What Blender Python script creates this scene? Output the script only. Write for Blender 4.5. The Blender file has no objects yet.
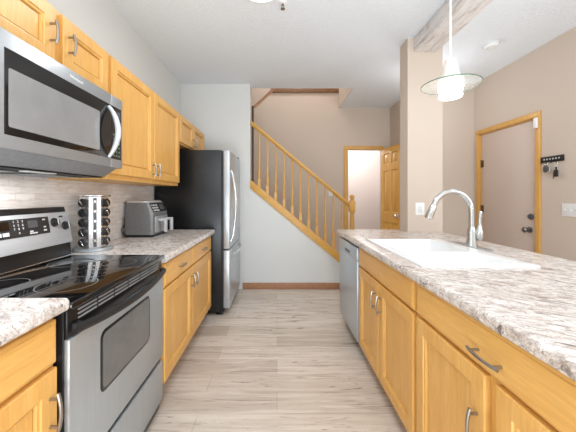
import bpy, bmesh, math, random
from mathutils import Vector, Matrix
PI = math.pi
random.seed(7)
S = bpy.context.scene
COL = S.collection

# ------------------------------------------------------------------ camera
H = 1.245                                     # eye height
cd = bpy.data.cameras.new('camera')
cam = bpy.data.objects.new('camera', cd); COL.objects.link(cam)
cam.location = (0, 0, H); cam.rotation_euler = (PI/2, 0, 0)
cd.sensor_width = 36; cd.lens = 280/576*36
cd.shift_x = 11/576; cd.shift_y = -20/576
cd.clip_start = 0.05
S.camera = cam

# ------------------------------------------------------------------ light
S.view_settings.view_transform = 'Standard'
S.view_settings.look = 'None'
S.view_settings.gamma = 1
S.view_settings.use_curve_mapping = False
S.view_settings.exposure = 0.95
W = bpy.data.worlds.new('world'); S.world = W; W.use_nodes = True
W.node_tree.nodes['Background'].inputs[0].default_value = (0.88, 0.945, 1.0, 1)
W.node_tree.nodes['Background'].inputs[1].default_value = 0.5

def area(name, loc, rot, sx, sy, power, col=(1, 1, 1)):
    l = bpy.data.lights.new(name, 'AREA'); l.shape = 'RECTANGLE'; l.size = sx; l.size_y = sy
    l.energy = power; l.color = col
    o = bpy.data.objects.new(name, l); COL.objects.link(o); o.location = loc; o.rotation_euler = rot
    return o
def bulb(name, loc, power, r=.05, col=(1, 1, 1)):
    l = bpy.data.lights.new(name, 'POINT'); l.energy = power; l.shadow_soft_size = r; l.color = col
    o = bpy.data.objects.new(name, l); COL.objects.link(o); o.location = loc
    return o
area('rear_fill', (.4, -2.5, 1.5), (PI/2, 0, 0), 3.2, 2.2, 2, (.86, .94, 1))  # unseen frontal fill light added behind the camera
area('uplight_fill', (.5, -1.7, .25), (math.radians(158), 0, 0), 3.2, 1.6, 92, (.83, .925, 1))  # added up-facing light behind the camera, brightens the ceiling
area('overhead_fill_rear', (.3, -.7, 2.70), (0, 0, 0), .6, .6, 17, (.88, .95, 1))  # unseen overhead light added behind the camera
area('overhead_fill_right', (2.1, 1.4, 2.70), (0, 0, 0), .5, .5, 1.6, (.90, .95, 1))  # unseen overhead light added to brighten the right-hand side
area('side_fill', (2.61, .55, 1.45), (0, PI/2-.25, 0), 1.2, 1.6, 15, (.87, .94, 1))  # unseen side light added for the backsplash and left cabinets
bulb('foyer_fill', (1.75, 3.25, 2.3), 4, .12, (.93, .96, 1))  # added light hidden by the column, brightens back wall and oak door
bulb('hall_lamp', (1.5, 5.45, 2.2), 10, .12, (.95, .97, 1))
bulb('stairwell_fill', (.3, 4.3, 3.8), 10, .12, (.95, .97, 1))  # unseen light added above to brighten the stairwell walls

# ------------------------------------------------------------------ materials
def lin(c):
    return tuple(((v/255)/12.92 if v/255 <= .04045 else ((v/255+.055)/1.055)**2.4) for v in c[:3]) + (1,)
def new_mat(name):
    m = bpy.data.materials.new(name); m.use_nodes = True
    return m, m.node_tree.nodes, m.node_tree.links, m.node_tree.nodes['Principled BSDF']
def bump(N, L, P, height, strength, dist=.002):
    b = N.new('ShaderNodeBump'); b.inputs['Strength'].default_value = strength; b.inputs['Distance'].default_value = dist
    L.new(height, b.inputs['Height']); L.new(b.outputs[0], P.inputs['Normal'])
def position(N, L, scale=(1, 1, 1), rot=(0, 0, 0)):
    g = N.new('ShaderNodeNewGeometry'); mp = N.new('ShaderNodeMapping')
    mp.inputs['Scale'].default_value = scale; mp.inputs['Rotation'].default_value = rot
    L.new(g.outputs['Position'], mp.inputs[0]); return mp.outputs[0]
def noise(N, L, vec, scale, detail=4, rough=.55, dist=0):
    n = N.new('ShaderNodeTexNoise'); n.inputs['Scale'].default_value = scale; n.inputs['Detail'].default_value = detail
    n.inputs['Roughness'].default_value = rough; n.inputs['Distortion'].default_value = dist
    L.new(vec, n.inputs['Vector']); return n.outputs['Fac']
def ramp(N, L, fac, stops):
    r = N.new('ShaderNodeValToRGB'); e = r.color_ramp.elements
    while len(e) < len(stops): e.new(.5)
    for i, (p, c) in enumerate(stops): e[i].position = p; e[i].color = lin(c)
    L.new(fac, r.inputs[0]); return r.outputs[0]
def vramp(N, L, fac, stops):
    r = N.new('ShaderNodeValToRGB'); e = r.color_ramp.elements
    while len(e) < len(stops): e.new(.5)
    for i, (p, v) in enumerate(stops): e[i].position = p; e[i].color = (v, v, v, 1)
    L.new(fac, r.inputs[0]); return r.outputs[0]
def mix(N, L, fac, a, b, mode='MIX'):
    m = N.new('ShaderNodeMix'); m.data_type = 'RGBA'; m.blend_type = mode
    for sock, v in ((m.inputs[0], fac), (m.inputs[6], a), (m.inputs[7], b)):
        if isinstance(v, (int, float)): sock.default_value = v
        elif isinstance(v, tuple): sock.default_value = v
        else: L.new(v, sock)
    return m.outputs[2]

def plain(name, c, rough=.5, metal=0, var=.04, scale=30, bmp=0, coat=0, spec=None):
    m, N, L, P = new_mat(name)
    v = position(N, L); f = noise(N, L, v, scale, 3)
    lo = tuple(max(0, x*(1-var)) for x in c); hi = tuple(min(255, x*(1+var)) for x in c)
    L.new(ramp(N, L, f, [(.3, lo), (.7, hi)]), P.inputs['Base Color'])
    P.inputs['Roughness'].default_value = rough; P.inputs['Metallic'].default_value = metal
    if coat: P.inputs['Coat Weight'].default_value = coat; P.inputs['Coat Roughness'].default_value = .03
    if spec is not None: P.inputs['Specular IOR Level'].default_value = spec
    if bmp: bump(N, L, P, f, bmp)
    return m

def oak(name, axis, tone=1.0, warm=0):
    m, N, L, P = new_mat(name)
    sc = {'x': (1.2, 14, 14), 'y': (14, 1.2, 14), 'z': (14, 14, 1.2)}[axis]
    v = position(N, L, sc)
    g = noise(N, L, v, 1.3, 6, .6, .6)
    fine = noise(N, L, position(N, L, tuple(s*6 for s in sc)), 1.5, 3, .6)
    big = noise(N, L, position(N, L, tuple(s*.35 for s in sc)), .8, 2, .5, 1.2)
    T = lambda c: tuple(min(255, x*tone) for x in c)
    c1 = ramp(N, L, g, [(.25, T((216, 161, 98-warm))), (.5, T((225, 173, 110-warm))), (.75, T((232, 186, 126-warm)))])
    c2 = mix(N, L, vramp(N, L, fine, [(.42, .3), (.6, 0)]), c1, lin(T((196, 140, 78))))
    c3 = mix(N, L, vramp(N, L, big, [(.45, 0), (.75, .35)]), c2, lin(T((212, 157, 90-warm))))
    L.new(c3, P.inputs['Base Color'])
    P.inputs['Roughness'].default_value = .36
    bump(N, L, P, fine, .06, .001)
    return m
OAK = {a: oak('oak_'+a, a, 1.0, 16) for a in 'xyz'}
STAIR_OAK = {a: oak('stair_oak_'+a, a, .99, 22) for a in 'xyz'}
BASE_OAK = None

def stone(name):
    m, N, L, P = new_mat(name)
    def turned(deg, scale):
        mp = N.new('ShaderNodeMapping'); mp.inputs['Scale'].default_value = scale
        L.new(position(N, L, (1, 1, 1), (0, 0, math.radians(deg))), mp.inputs[0]); return mp.outputs[0]
    v = turned(38, (.6, 1, 1))
    warp = noise(N, L, v, 9, 3)
    n1 = noise(N, L, v, 20, 7, .66, 1.2)
    n2 = noise(N, L, v, 34, 6, .68, 1.8)
    n3 = noise(N, L, turned(34, (.4, 1.2, 1)), 70, 4, .65, .6)
    n4 = noise(N, L, turned(30, (.4, 1, 1)), 17, 6, .65, 2.0)
    n5 = noise(N, L, turned(36, (.32, 1.3, 1)), 24, 5, .66, 1.2)
    base = ramp(N, L, n1, [(.30, (158, 144, 135)), (.40, (198, 185, 176)), (.50, (221, 212, 205)), (.66, (238, 233, 229))])
    c = mix(N, L, vramp(N, L, n4, [(.36, 0), (.465, 0), (.495, .7), (.525, 0), (.66, 0)]), base, lin((138, 122, 114)))
    c = mix(N, L, vramp(N, L, n2, [(.33, 0), (.47, 0), (.49, .55), (.51, 0), (.62, 0)]), c, lin((128, 114, 108)))
    c = mix(N, L, vramp(N, L, n5, [(.31, .9), (.37, .55), (.405, 0)]), c, lin((104, 92, 87)))
    c = mix(N, L, vramp(N, L, n3, [(.31, .85), (.37, 0)]), c, lin((100, 88, 83)))
    c = mix(N, L, vramp(N, L, warp, [(.55, 0), (.75, .3)]), c, lin((212, 197, 186)))
    L.new(c, P.inputs['Base Color']); P.inputs['Roughness'].default_value = .22
    return m
STONE = stone('speckled_laminate')

def planks():
    m, N, L, P = new_mat('vinyl_planks')
    v = position(N, L)
    b = N.new('ShaderNodeTexBrick'); L.new(v, b.inputs['Vector'])
    b.inputs['Scale'].default_value = 1; b.inputs['Brick Width'].default_value = 1.22
    b.inputs['Row Height'].default_value = .178; b.inputs['Mortar Size'].default_value = .0016
    b.inputs['Mortar Smooth'].default_value = .1; b.inputs['Bias'].default_value = -.1
    b.offset = .37; b.offset_frequency = 2
    b.inputs['Color1'].default_value = lin((230, 218, 205)); b.inputs['Color2'].default_value = lin((190, 174, 158))
    b.inputs['Mortar'].default_value = lin((166, 150, 137))
    g = noise(N, L, position(N, L, (1.0, 22, 1)), 1.6, 7, .68, .8)
    streak = noise(N, L, position(N, L, (1.3, 13, 1)), 2.0, 8, .68, 1.2)
    knot = noise(N, L, position(N, L, (2.4, 17, 1)), 1.4, 6, .62, 1.6)
    c = mix(N, L, vramp(N, L, g, [(.35, .6), (.60, 0)]), b.outputs['Color'], lin((186, 168, 152)))
    c = mix(N, L, vramp(N, L, streak, [(.33, .85), (.45, 0)]), c, lin((150, 130, 113)))
    c = mix(N, L, vramp(N, L, knot, [(.32, .95), (.375, 0)]), c, lin((120, 100, 86)))
    pale = noise(N, L, position(N, L, (.7, 9, 1)), 2.2, 5, .6, .8)
    c = mix(N, L, vramp(N, L, pale, [(.50, 0), (.66, .6)]), c, lin((232, 222, 211)))
    L.new(c, P.inputs['Base Color']); P.inputs['Roughness'].default_value = .38
    bump(N, L, P, g, .05, .001)
    return m
def mosaic():
    m, N, L, P = new_mat('stacked_tile')
    g = N.new('ShaderNodeNewGeometry'); s = N.new('ShaderNodeSeparateXYZ'); c = N.new('ShaderNodeCombineXYZ')
    L.new(g.outputs['Position'], s.inputs[0]); L.new(s.outputs['Y'], c.inputs['X']); L.new(s.outputs['Z'], c.inputs['Y'])
    b = N.new('ShaderNodeTexBrick'); L.new(c.outputs[0], b.inputs['Vector'])
    b.inputs['Scale'].default_value = 1; b.inputs['Brick Width'].default_value = .155
    b.inputs['Row Height'].default_value = .034; b.inputs['Mortar Size'].default_value = .0011
    b.inputs['Mortar Smooth'].default_value = .1; b.offset = .41; b.offset_frequency = 2
    b.squash = .7; b.squash_frequency = 3
    b.inputs['Color1'].default_value = lin((250, 245, 240)); b.inputs['Color2'].default_value = lin((232, 224, 218))
    b.inputs['Mortar'].default_value = lin((214, 206, 200))
    st = noise(N, L, position(N, L, (1, 7, 45)), 1.5, 5, .6, .5)
    col = mix(N, L, vramp(N, L, st, [(.33, .5), (.5, 0)]), b.outputs['Color'], lin((208, 192, 182)))
    col = mix(N, L, vramp(N, L, st, [(.58, 0), (.75, .6)]), col, lin((246, 242, 239)))
    L.new(col, P.inputs['Base Color']); P.inputs['Roughness'].default_value = .3
    bump(N, L, P, b.outputs['Fac'], -.3, .002)
    return m
def ceiling_paint():
    m, N, L, P = new_mat('knockdown_ceiling')
    v = position(N, L); n = noise(N, L, v, 55, 4, .6)
    L.new(ramp(N, L, n, [(.3, (230, 235, 240)), (.7, (239, 243, 247))]), P.inputs['Base Color'])
    P.inputs['Roughness'].default_value = .9
    bump(N, L, P, vramp(N, L, n, [(.42, 0), (.58, 1)]), .35, .004)
    return m
def whitewash():
    m, N, L, P = new_mat('whitewashed_timber')
    a = noise(N, L, position(N, L, (9, 2.2, 9)), 1.8, 7, .65, 1.0)
    b = noise(N, L, position(N, L, (30, 2, 30)), 1.5, 5, .6, .5)
    c = ramp(N, L, a, [(.27, (168, 150, 143)), (.37, (214, 203, 198)), (.50, (236, 232, 230)), (.7, (246, 244, 243))])
    c = mix(N, L, vramp(N, L, b, [(.33, .6), (.45, 0)]), c, lin((176, 160, 153)))
    L.new(c, P.inputs['Base Color']); P.inputs['Roughness'].default_value = .8
    bump(N, L, P, b, .5, .004)
    return m
def steel(name, c, rough=.36, metal=.65, axis='z'):
    m, N, L, P = new_mat(name)
    sc = {'x': (2, 160, 160), 'y': (160, 2, 160), 'z': (160, 160, 2)}[axis]
    n = noise(N, L, position(N, L, sc), 1.5, 3)
    lo = tuple(x*.98 for x in c); hi = tuple(min(255, x*1.02) for x in c)
    L.new(ramp(N, L, n, [(.3, lo), (.7, hi)]), P.inputs['Base Color'])
    P.inputs['Metallic'].default_value = metal; P.inputs['Roughness'].default_value = rough
    return m
def glow(name, c, strength):
    m, N, L, P = new_mat(name)
    P.inputs['Base Color'].default_value = lin(c); P.inputs['Emission Color'].default_value = lin(c)
    P.inputs['Emission Strength'].default_value = strength; P.inputs['Roughness'].default_value = .4
    return m
def glass(name, c, rough=0.0, ior=1.45):
    m, N, L, P = new_mat(name)
    P.inputs['Base Color'].default_value = lin(c); P.inputs['Transmission Weight'].default_value = 1
    P.inputs['Roughness'].default_value = rough; P.inputs['IOR'].default_value = ior
    return m

FLOOR = planks(); TILE = mosaic(); CEIL = ceiling_paint(); BEAM = whitewash(); BASE_OAK = plain('baseboard_stain', (172, 124, 92), .45, 0, .06, 40)
GREY_WALL = plain('pale_grey_paint', (221, 221, 218), .85, 0, .01, 120, .05)
BEIGE = plain('beige_paint', (210, 194, 179), .85, 0, .012, 120, .05)
PALE_BEIGE = plain('pale_beige_paint', (226, 211, 201), .85, 0, .012, 120, .05)
HALL = plain('hall_paint', (236, 226, 220), .85, 0, .01, 120, .05)
DOOR_PAINT = plain('door_paint', (212, 193, 180), .55, 0, .01, 60)
STEEL = steel('brushed_steel', (184, 192, 198))
STEEL_Y = steel('brushed_steel_wide', (200, 203, 206), .36, .4, 'y')
FRIDGE_STEEL = steel('fridge_steel', (192, 198, 203), .3, .6)
BLUE_STEEL = steel('dishwasher_steel', (190, 197, 203), .34, .5)
NICKEL = steel('satin_nickel', (160, 154, 147), .28, .9, 'z')
CHROME = steel('chrome', (226, 227, 229), .18, 1.0, 'z')
FAUCET = steel('faucet_steel', (200, 200, 198), .2, .9, 'z')
BLACK = plain('black_enamel', (24, 24, 25), .28, 0, .1, 40)
BLACK_SIDE = plain('black_textured_side', (22, 22, 23), .3, 0, .15, 120, .5)
BLACK_PLASTIC = plain('black_plastic', (30, 30, 31), .42, 0, .1, 60)
BLACK_GLASS = plain('black_glass', (12, 12, 13), .05, 0, .05, 10, 0, .42)
OVEN_GLASS = plain('oven_glass', (98, 98, 99), .06, 0, .05, 10, 0, .5)
MICRO_GLASS = plain('microwave_window', (150, 150, 150), .18, .2, .03, 10, 0, .5)
DARK_GREY = plain('dark_grey_metal', (92, 93, 95), .45, .3, .08, 50)
FRYER_GREY = plain('fryer_grey', (126, 127, 128), .36, .35, .04, 60)
FRYER_FRONT = plain('fryer_front_grey', (176, 177, 178), .32, .4, .04, 60)
PALE_GREY = plain('pale_grey_plastic', (206, 207, 208), .35, .2, .02, 60)
MARK = plain('printed_marking', (205, 206, 206), .5)
MARK_DIM = plain('burner_print', (92, 92, 94), .3)
GREEN_MARK = plain('green_marking', (120, 170, 130), .5)
SINK = plain('white_enamel', (244, 244, 244), .18, 0, .005, 20)
WHITE = plain('white_plastic', (240, 240, 240), .4, 0, .01, 30)
OFFWHITE = plain('offwhite_plastic', (226, 226, 224), .45, 0, .01, 30)
DARK_BROWN = plain('dark_brown', (72, 48, 32), .5, 0, .15, 30)
BROWN_TRIM = plain('brown_trim_wood', (128, 92, 62), .5, 0, .12, 30)
BRONZE = plain('aged_bronze', (92, 66, 42), .4, .5, .1, 60)
TOE = plain('toe_kick_wood', (150, 108, 64), .5, 0, .1, 40)
JAR_SPICE = plain('spice_glass', (110, 96, 84), .12, 0, .3, 60, 0, .5)
def sheet_glass(name, c, f):
    m, N, L, P = new_mat(name)
    P.inputs['Base Color'].default_value = lin(c); P.inputs['Roughness'].default_value = .06
    t = N.new('ShaderNodeBsdfTransparent'); x = N.new('ShaderNodeMixShader'); x.inputs[0].default_value = f
    L.new(t.outputs[0], x.inputs[1]); L.new(P.outputs[0], x.inputs[2]); L.new(x.outputs[0], N['Material Output'].inputs[0])
    return m
DISC_GLASS = sheet_glass('pendant_glass', (236, 240, 236), .22)
RIM_GLASS = glass('rim_glass', (150, 190, 170))
FROSTED = plain('frosted_glass', (228, 218, 208), .4, 0, .005, 20)

# ------------------------------------------------------------------ mesh helpers
class MB:
    def __init__(s): s.v = []; s.f = []
    def add(s, vs, fs, M=None):
        o = len(s.v)
        s.v += [(M @ Vector(p)) if M is not None else Vector(p) for p in vs]
        s.f += [tuple(i+o for i in f) for f in fs]
        return s
    def addbm(s, bm, M=None):
        bm.verts.ensure_lookup_table(); bm.verts.index_update()
        s.add([v.co.copy() for v in bm.verts], [[v.index for v in f.verts] for f in bm.faces], M); bm.free(); return s
    def box(s, x0, x1, y0, y1, z0, z1, bev=0, seg=2, M=None):
        bm = bmesh.new(); bmesh.ops.create_cube(bm, size=1)
        for v in bm.verts:
            v.co = Vector((x0+(v.co.x+.5)*(x1-x0), y0+(v.co.y+.5)*(y1-y0), z0+(v.co.z+.5)*(z1-z0)))
        if bev: bmesh.ops.bevel(bm, geom=bm.edges[:], offset=bev, segments=seg, affect='EDGES', profile=.5)
        return s.addbm(bm, M)
    def prism(s, pts, axis, a, b, bev=0, seg=2):
        # polygon pts in the two other axes (order y,z / x,z / x,y), extruded along axis from a to b
        def P(p, t): return {'x': (t, p[0], p[1]), 'y': (p[0], t, p[1]), 'z': (p[0], p[1], t)}[axis]
        bm = bmesh.new()
        A = [bm.verts.new(P(p, a)) for p in pts]; B = [bm.verts.new(P(p, b)) for p in pts]
        n = len(pts)
        bm.faces.new(A); bm.faces.new(B[::-1])
        for i in range(n): bm.faces.new((A[i], B[i], B[(i+1) % n], A[(i+1) % n]))
        bmesh.ops.recalc_face_normals(bm, faces=bm.faces[:])
        if bev: bmesh.ops.bevel(bm, geom=bm.edges[:], offset=bev, segments=seg, affect='EDGES', profile=.5)
        return s.addbm(bm)
    def loft(s, loops, cap0=True, cap1=True, M=None, closed=True):
        n = len(loops[0]); vs = [p for l in loops for p in l]; fs = []
        for k in range(len(loops)-1):
            for i in range(n if closed else n-1):
                j = (i+1) % n; fs.append((k*n+i, k*n+j, (k+1)*n+j, (k+1)*n+i))
        if cap0: fs.append(tuple(range(n-1, -1, -1)))
        if cap1: fs.append(tuple(range((len(loops)-1)*n, len(loops)*n)))
        return s.add(vs, fs, M)
    def lathe(s, prof, M=None, seg=24, cap0=True, cap1=True):
        loops = [[(r*math.cos(2*PI*i/seg), r*math.sin(2*PI*i/seg), z) for i in range(seg)] for r, z in prof]
        return s.loft(loops, cap0, cap1, M)
    def tube(s, pts, r, seg=10, flat=1.0, up=None):
        pts = [Vector(p) for p in pts]; n = len(pts); loops = []
        prev = None
        for i, p in enumerate(pts):
            t = (pts[min(i+1, n-1)]-pts[max(i-1, 0)]).normalized()
            if prev is None:
                u = Vector(up) if up else (Vector((0, 0, 1)) if abs(t.z) < .9 else Vector((1, 0, 0)))
            else: u = prev
            a = (u - t*u.dot(t)).normalized(); b = t.cross(a); prev = a
            rr = r[i] if isinstance(r, (list, tuple)) else r
            loops.append([p + a*math.cos(2*PI*k/seg)*rr*flat + b*math.sin(2*PI*k/seg)*rr for k in range(seg)])
        return s.loft(loops)
    def cells(s, xs, ys, skip, z0, z1, bevsel=None, bev=.012, seg=4):
        bm = bmesh.new(); g = {}
        def V(i, j):
            if (i, j) not in g: g[(i, j)] = bm.verts.new((xs[i], ys[j], z1))
            return g[(i, j)]
        for i in range(len(xs)-1):
            for j in range(len(ys)-1):
                if (i, j) in skip: continue
                bm.faces.new((V(i, j), V(i+1, j), V(i+1, j+1), V(i, j+1)))
        r = bmesh.ops.extrude_face_region(bm, geom=bm.faces[:])
        top = [e for e in r['geom'] if isinstance(e, bmesh.types.BMVert)]
        for v in top: v.co.z = z0
        bmesh.ops.recalc_face_normals(bm, faces=bm.faces[:])
        if bevsel:
            es = [e for e in bm.edges if bevsel(e.verts[0].co, e.verts[1].co)]
            bmesh.ops.bevel(bm, geom=es, offset=bev, segments=seg, affect='EDGES', profile=.5)
        return s.addbm(bm)

OFF = {}
def _link(name, mb, mat, off, ang=35):
    me = bpy.data.meshes.new(name)
    me.from_pydata([tuple(v-off) for v in mb.v], [], mb.f); me.update()
    bm = bmesh.new(); bm.from_mesh(me); bmesh.ops.recalc_face_normals(bm, faces=bm.faces[:]); bm.to_mesh(me); bm.free()
    me.polygons.foreach_set('use_smooth', [True]*len(me.polygons)); me.set_sharp_from_angle(angle=math.radians(ang))
    me.materials.append(mat)
    o = bpy.data.objects.new(name, me); COL.objects.link(o); return o
def thing(name, label, cat, base, group=None):
    o = bpy.data.objects.new(name, None); COL.objects.link(o); o.empty_display_size = .1
    o.location = base; o['label'] = label; o['category'] = cat
    if group: o['group'] = group
    OFF[o] = Vector(base); return o
def part(name, mb, mat, parent, label=None, ang=35):
    o = _link(name, mb, mat, OFF[parent], ang); o.parent = parent; OFF[o] = OFF[parent]
    if label: o['label'] = label
    return o
def solo(name, mb, mat, label=None, cat=None, group=None, kind=None, ang=35):
    lo = [min(v[i] for v in mb.v) for i in range(3)]; hi = [max(v[i] for v in mb.v) for i in range(3)]
    off = Vector(((lo[0]+hi[0])/2, (lo[1]+hi[1])/2, lo[2]))
    o = _link(name, mb, mat, off, ang); o.location = off; OFF[o] = off
    if label: o['label'] = label
    if cat: o['category'] = cat
    if group: o['group'] = group
    if kind: o['kind'] = kind
    return o
def struct(name, mb, mat, label=None): return solo(name, mb, mat, label, None, None, 'structure')
def struct_root(name, base):
    o = bpy.data.objects.new(name, None); COL.objects.link(o); o.location = base; o['kind'] = 'structure'
    OFF[o] = Vector(base); return o
def text_mb(txt, size, M, depth=.0006):
    cu = bpy.data.curves.new('lettering', 'FONT'); cu.body = txt; cu.size = size; cu.extrude = depth
    cu.align_x = 'CENTER'; cu.align_y = 'CENTER'
    o = bpy.data.objects.new('lettering', cu); COL.objects.link(o)
    bpy.context.view_layer.update()
    me = bpy.data.meshes.new_from_object(o.evaluated_get(bpy.context.evaluated_depsgraph_get()))
    mb = MB().add([v.co.copy() for v in me.vertices], [tuple(p.vertices) for p in me.polygons], M)
    bpy.data.objects.remove(o); bpy.data.curves.remove(cu); bpy.data.meshes.remove(me)
    return mb
def rrect(x0, x1, y0, y1, r, z, n=5):
    pts = []
    for cx, cy, a in ((x1-r, y1-r, 0), (x0+r, y1-r, 90), (x0+r, y0+r, 180), (x1-r, y0+r, 270)):
        for k in range(n+1):
            t = math.radians(a+90*k/n); pts.append((cx+r*math.cos(t), cy+r*math.sin(t), z))
    return pts
def wallM(X, s):
    """frame whose local x,y,z = world along, up, outward for a face X=const facing s*X (s=+1/-1)"""
    return Matrix(((0, 0, s, X), (s, 0, 0, 0), (0, 1, 0, 0), (0, 0, 0, 1)))
AX = lambda p, d: Matrix.Translation(p) @ Vector(d).to_track_quat('Z', 'Y').to_matrix().to_4x4()   # local z along d

# =================================================================== SETTING
CZ = 2.745; YF = 3.75; YB = 4.773; XL = -1.286; XR = 2.643; RY = -2.6; XS = 1.926; UP = 4.2
struct('floor', MB().box(XL-.12, XR+.12, RY, 6.3, -.08, 0), FLOOR)
c = MB().cells([XL-.12, 1.06, XR+.12], [RY, 3.90, YB+.1, 6.3], {(0, 1)}, CZ, CZ+.12)
struct('ceiling', c, CEIL)
struct('ceiling_stairwell', MB().box(XL-.12, 1.16, 3.80, YB+.1, UP, UP+.1), CEIL)
struct('wall_left', MB().box(XL-.12, XL, RY, YF+.14, 0, CZ), GREY_WALL)
ST = lambda X: 1.352-.835*(X+.36)        # underside line of the stair stringer
struct('wall_stair', MB().prism([(XL, 0), (1.0, 0), (1.0, ST(1.0)+.03), (-.36, ST(-.36)+.03), (-.36, CZ), (XL, CZ)], 'y', YF, YF+.14), GREY_WALL)
w = MB().box(XL-.12, 1.2, YB, YB+.1, 0, UP).box(1.2, 1.79, YB, YB+.1, 2.035, CZ).box(1.79, XS, YB, YB+.1, 0, CZ)
struct('wall_back', w, BEIGE)
struct('wall_stairwell', MB().box(XL-.12, 1.06, 3.80, 3.90, CZ+.12, UP).box(1.06, 1.16, 3.80, YB, CZ+.12, UP)
       .box(XL-.12, XL, YF+.14, YB, 0, UP).box(1.048, 1.0595, 3.901, YB, CZ-.001, UP), BEIGE)
struct('wall_side', MB().box(XS, XR, YF, YB+.1, 0, CZ), BEIGE)
struct('wall_hall', MB().box(.7, 2.4, 6.0, 6.1, 0, CZ).box(.7, .8, YB+.1, 6.0, 0, CZ).box(2.3, 2.4, YB+.1, 6.0, 0, CZ), HALL)
DY0, DY1, DZ = 2.855, 3.645, 2.045
w = MB().box(XR, XR+.12, RY, DY0, 0, CZ).box(XR, XR+.12, DY1, YF, 0, CZ).box(XR, XR+.12, DY0, DY1, DZ, CZ)
struct('wall_right', w, BEIGE)
CX0, CX1, CY0, CY1 = 1.240, 1.572, 2.658, 2.823
struct('wall_column', MB().box(CX0, CX1, CY0, CY1, 0, CZ), BEIGE)
b = MB().box(-.46, 1.0, YF-.014, YF-.0005, 0, .085, .004)
struct('baseboard_far', b, BASE_OAK)
struct('baseboard_right', MB().box(XR-.014, XR-.0005, RY, DY0-.07, 0, .085, .004), OAK['y'])
struct('baseboard_back', MB().box(1.0, 1.135, YB-.014, YB-.0005, 0, .085, .004), OAK['x'])
struct('backsplash', MB().box(XL+.0005, XL+.011, -.6, 2.86, .906, 1.50), TILE)

# upper trims and a dark upright in the stairwell
struct('trim_1', MB().box(-.10, 1.06, YB-.03, YB-.0005, 3.0, 3.07, .004), BROWN_TRIM)
t = MB().tube([(-.322, 3.93, 2.49), (-.035, 3.93, 2.755)], .02, 8)
struct('trim_2', t, BASE_OAK)
struct('dark_upright', MB().box(-.352, -.325, 3.895, 3.925, ST(-.35)+.08, 2.50), DARK_BROWN)  # narrow dark brown upright at the open end of the stair wall

# flight of stairs behind the stair wall
pts = [(1.0, 0)]
x, z = .94, 0
for k in range(9):
    z += .190; pts.append((x, z)); x -= .2275; pts.append((x, z))
pts[0] = (.94, 0)
pts += [(XL+.02, z), (XL+.02, 0)]
struct('stair_flight', MB().prism(pts, 'y', YF+.145, YB-.002), plain('stair_carpet', (176, 160, 146), .95, 0, .08, 200, .3))

# oak interior door in the back wall, standing open
d1 = struct_root('door_1', (1.5, YB, 0))
cas = MB().box(1.138, 1.2, YB-.018, YB-.0005, 0, 2.035, .004).box(1.138, 1.81, YB-.018, YB-.0005, 2.035, 2.095, .004)
cas.box(1.2, 1.212, YB, YB+.1, 0, 2.035)
part('casing', cas, STAIR_OAK['z'], d1)
hp = Vector((1.762, YB-.03, 0)); tip = Vector((1.846, 4.185, 0)); dv = (tip-hp).normalized(); nv = Vector((dv.y, -dv.x, 0))
if nv.x > 0: nv = -nv                                        # visible face looks to -X
DW = (tip-hp).length
DM = Matrix(((dv.x, 0, nv.x, hp.x), (dv.y, 0, nv.y, hp.y), (0, 1, 0, 0), (0, 0, 0, 1)))
def panelled_leaf(W_, H_, T_, panels, z0=.01):
    """door leaf in local (u, v, w): flat slab with raised panels cut in; front face at w=0, back at -T_"""
    mb = MB()
    us = sorted({0, W_, *[p[0] for p in panels], *[p[1] for p in panels]}); vs = sorted({z0, H_, *[p[2] for p in panels], *[p[3] for p in panels]})
    for i in range(len(us)-1):
        for j in range(len(vs)-1):
            cu, cv = (us[i]+us[i+1])/2, (vs[j]+vs[j+1])/2
            if any(p[0] < cu < p[1] and p[2] < cv < p[3] for p in panels): continue
            mb.add([(us[i], vs[j], 0), (us[i+1], vs[j], 0), (us[i+1], vs[j+1], 0), (us[i], vs[j+1], 0)], [(0, 1, 2, 3)])
    for a, b_, c_, d in panels:
        R = lambda k, w_: [(a+k, c_+k, w_), (b_-k, c_+k, w_), (b_-k, d-k, w_), (a+k, d-k, w_)]
        mb.loft([R(0, 0), R(.012, -.012), R(.02, -.012), R(.045, -.003)], False, True)
    R = lambda w_: [(0, z0, w_), (W_, z0, w_), (W_, H_, w_), (0, H_, w_)]
    mb.loft([R(0), R(-T_)], False, True)
    return mb
s, g = .085*DW/.6, .07*DW/.6
u1, u2, u3, u4 = s, (DW-g)/2, (DW+g)/2, DW-s
pan = [(a, b_, lo, hi) for a, b_ in ((u1, u2), (u3, u4)) for lo, hi in ((.22, .82), (.98, 1.66), (1.76, 1.94))]
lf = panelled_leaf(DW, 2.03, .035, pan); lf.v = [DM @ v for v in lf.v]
leaf = part('door_leaf', lf, oak('door_oak', 'z', 1.07, 30), d1)  # leaf oak more saturated by itself, also brightened in place of light
kn = MB()
kp = hp + dv*(DW-.055) + Vector((0, 0, .94))
kn.lathe([(.028, 0), (.028, .006), (.012, .01), (.011, .03), (.024, .042), (.027, .055), (.018, .066), (.004, .069)], AX(kp, nv), 16)
part('door_knob', kn, CHROME, leaf)

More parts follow.
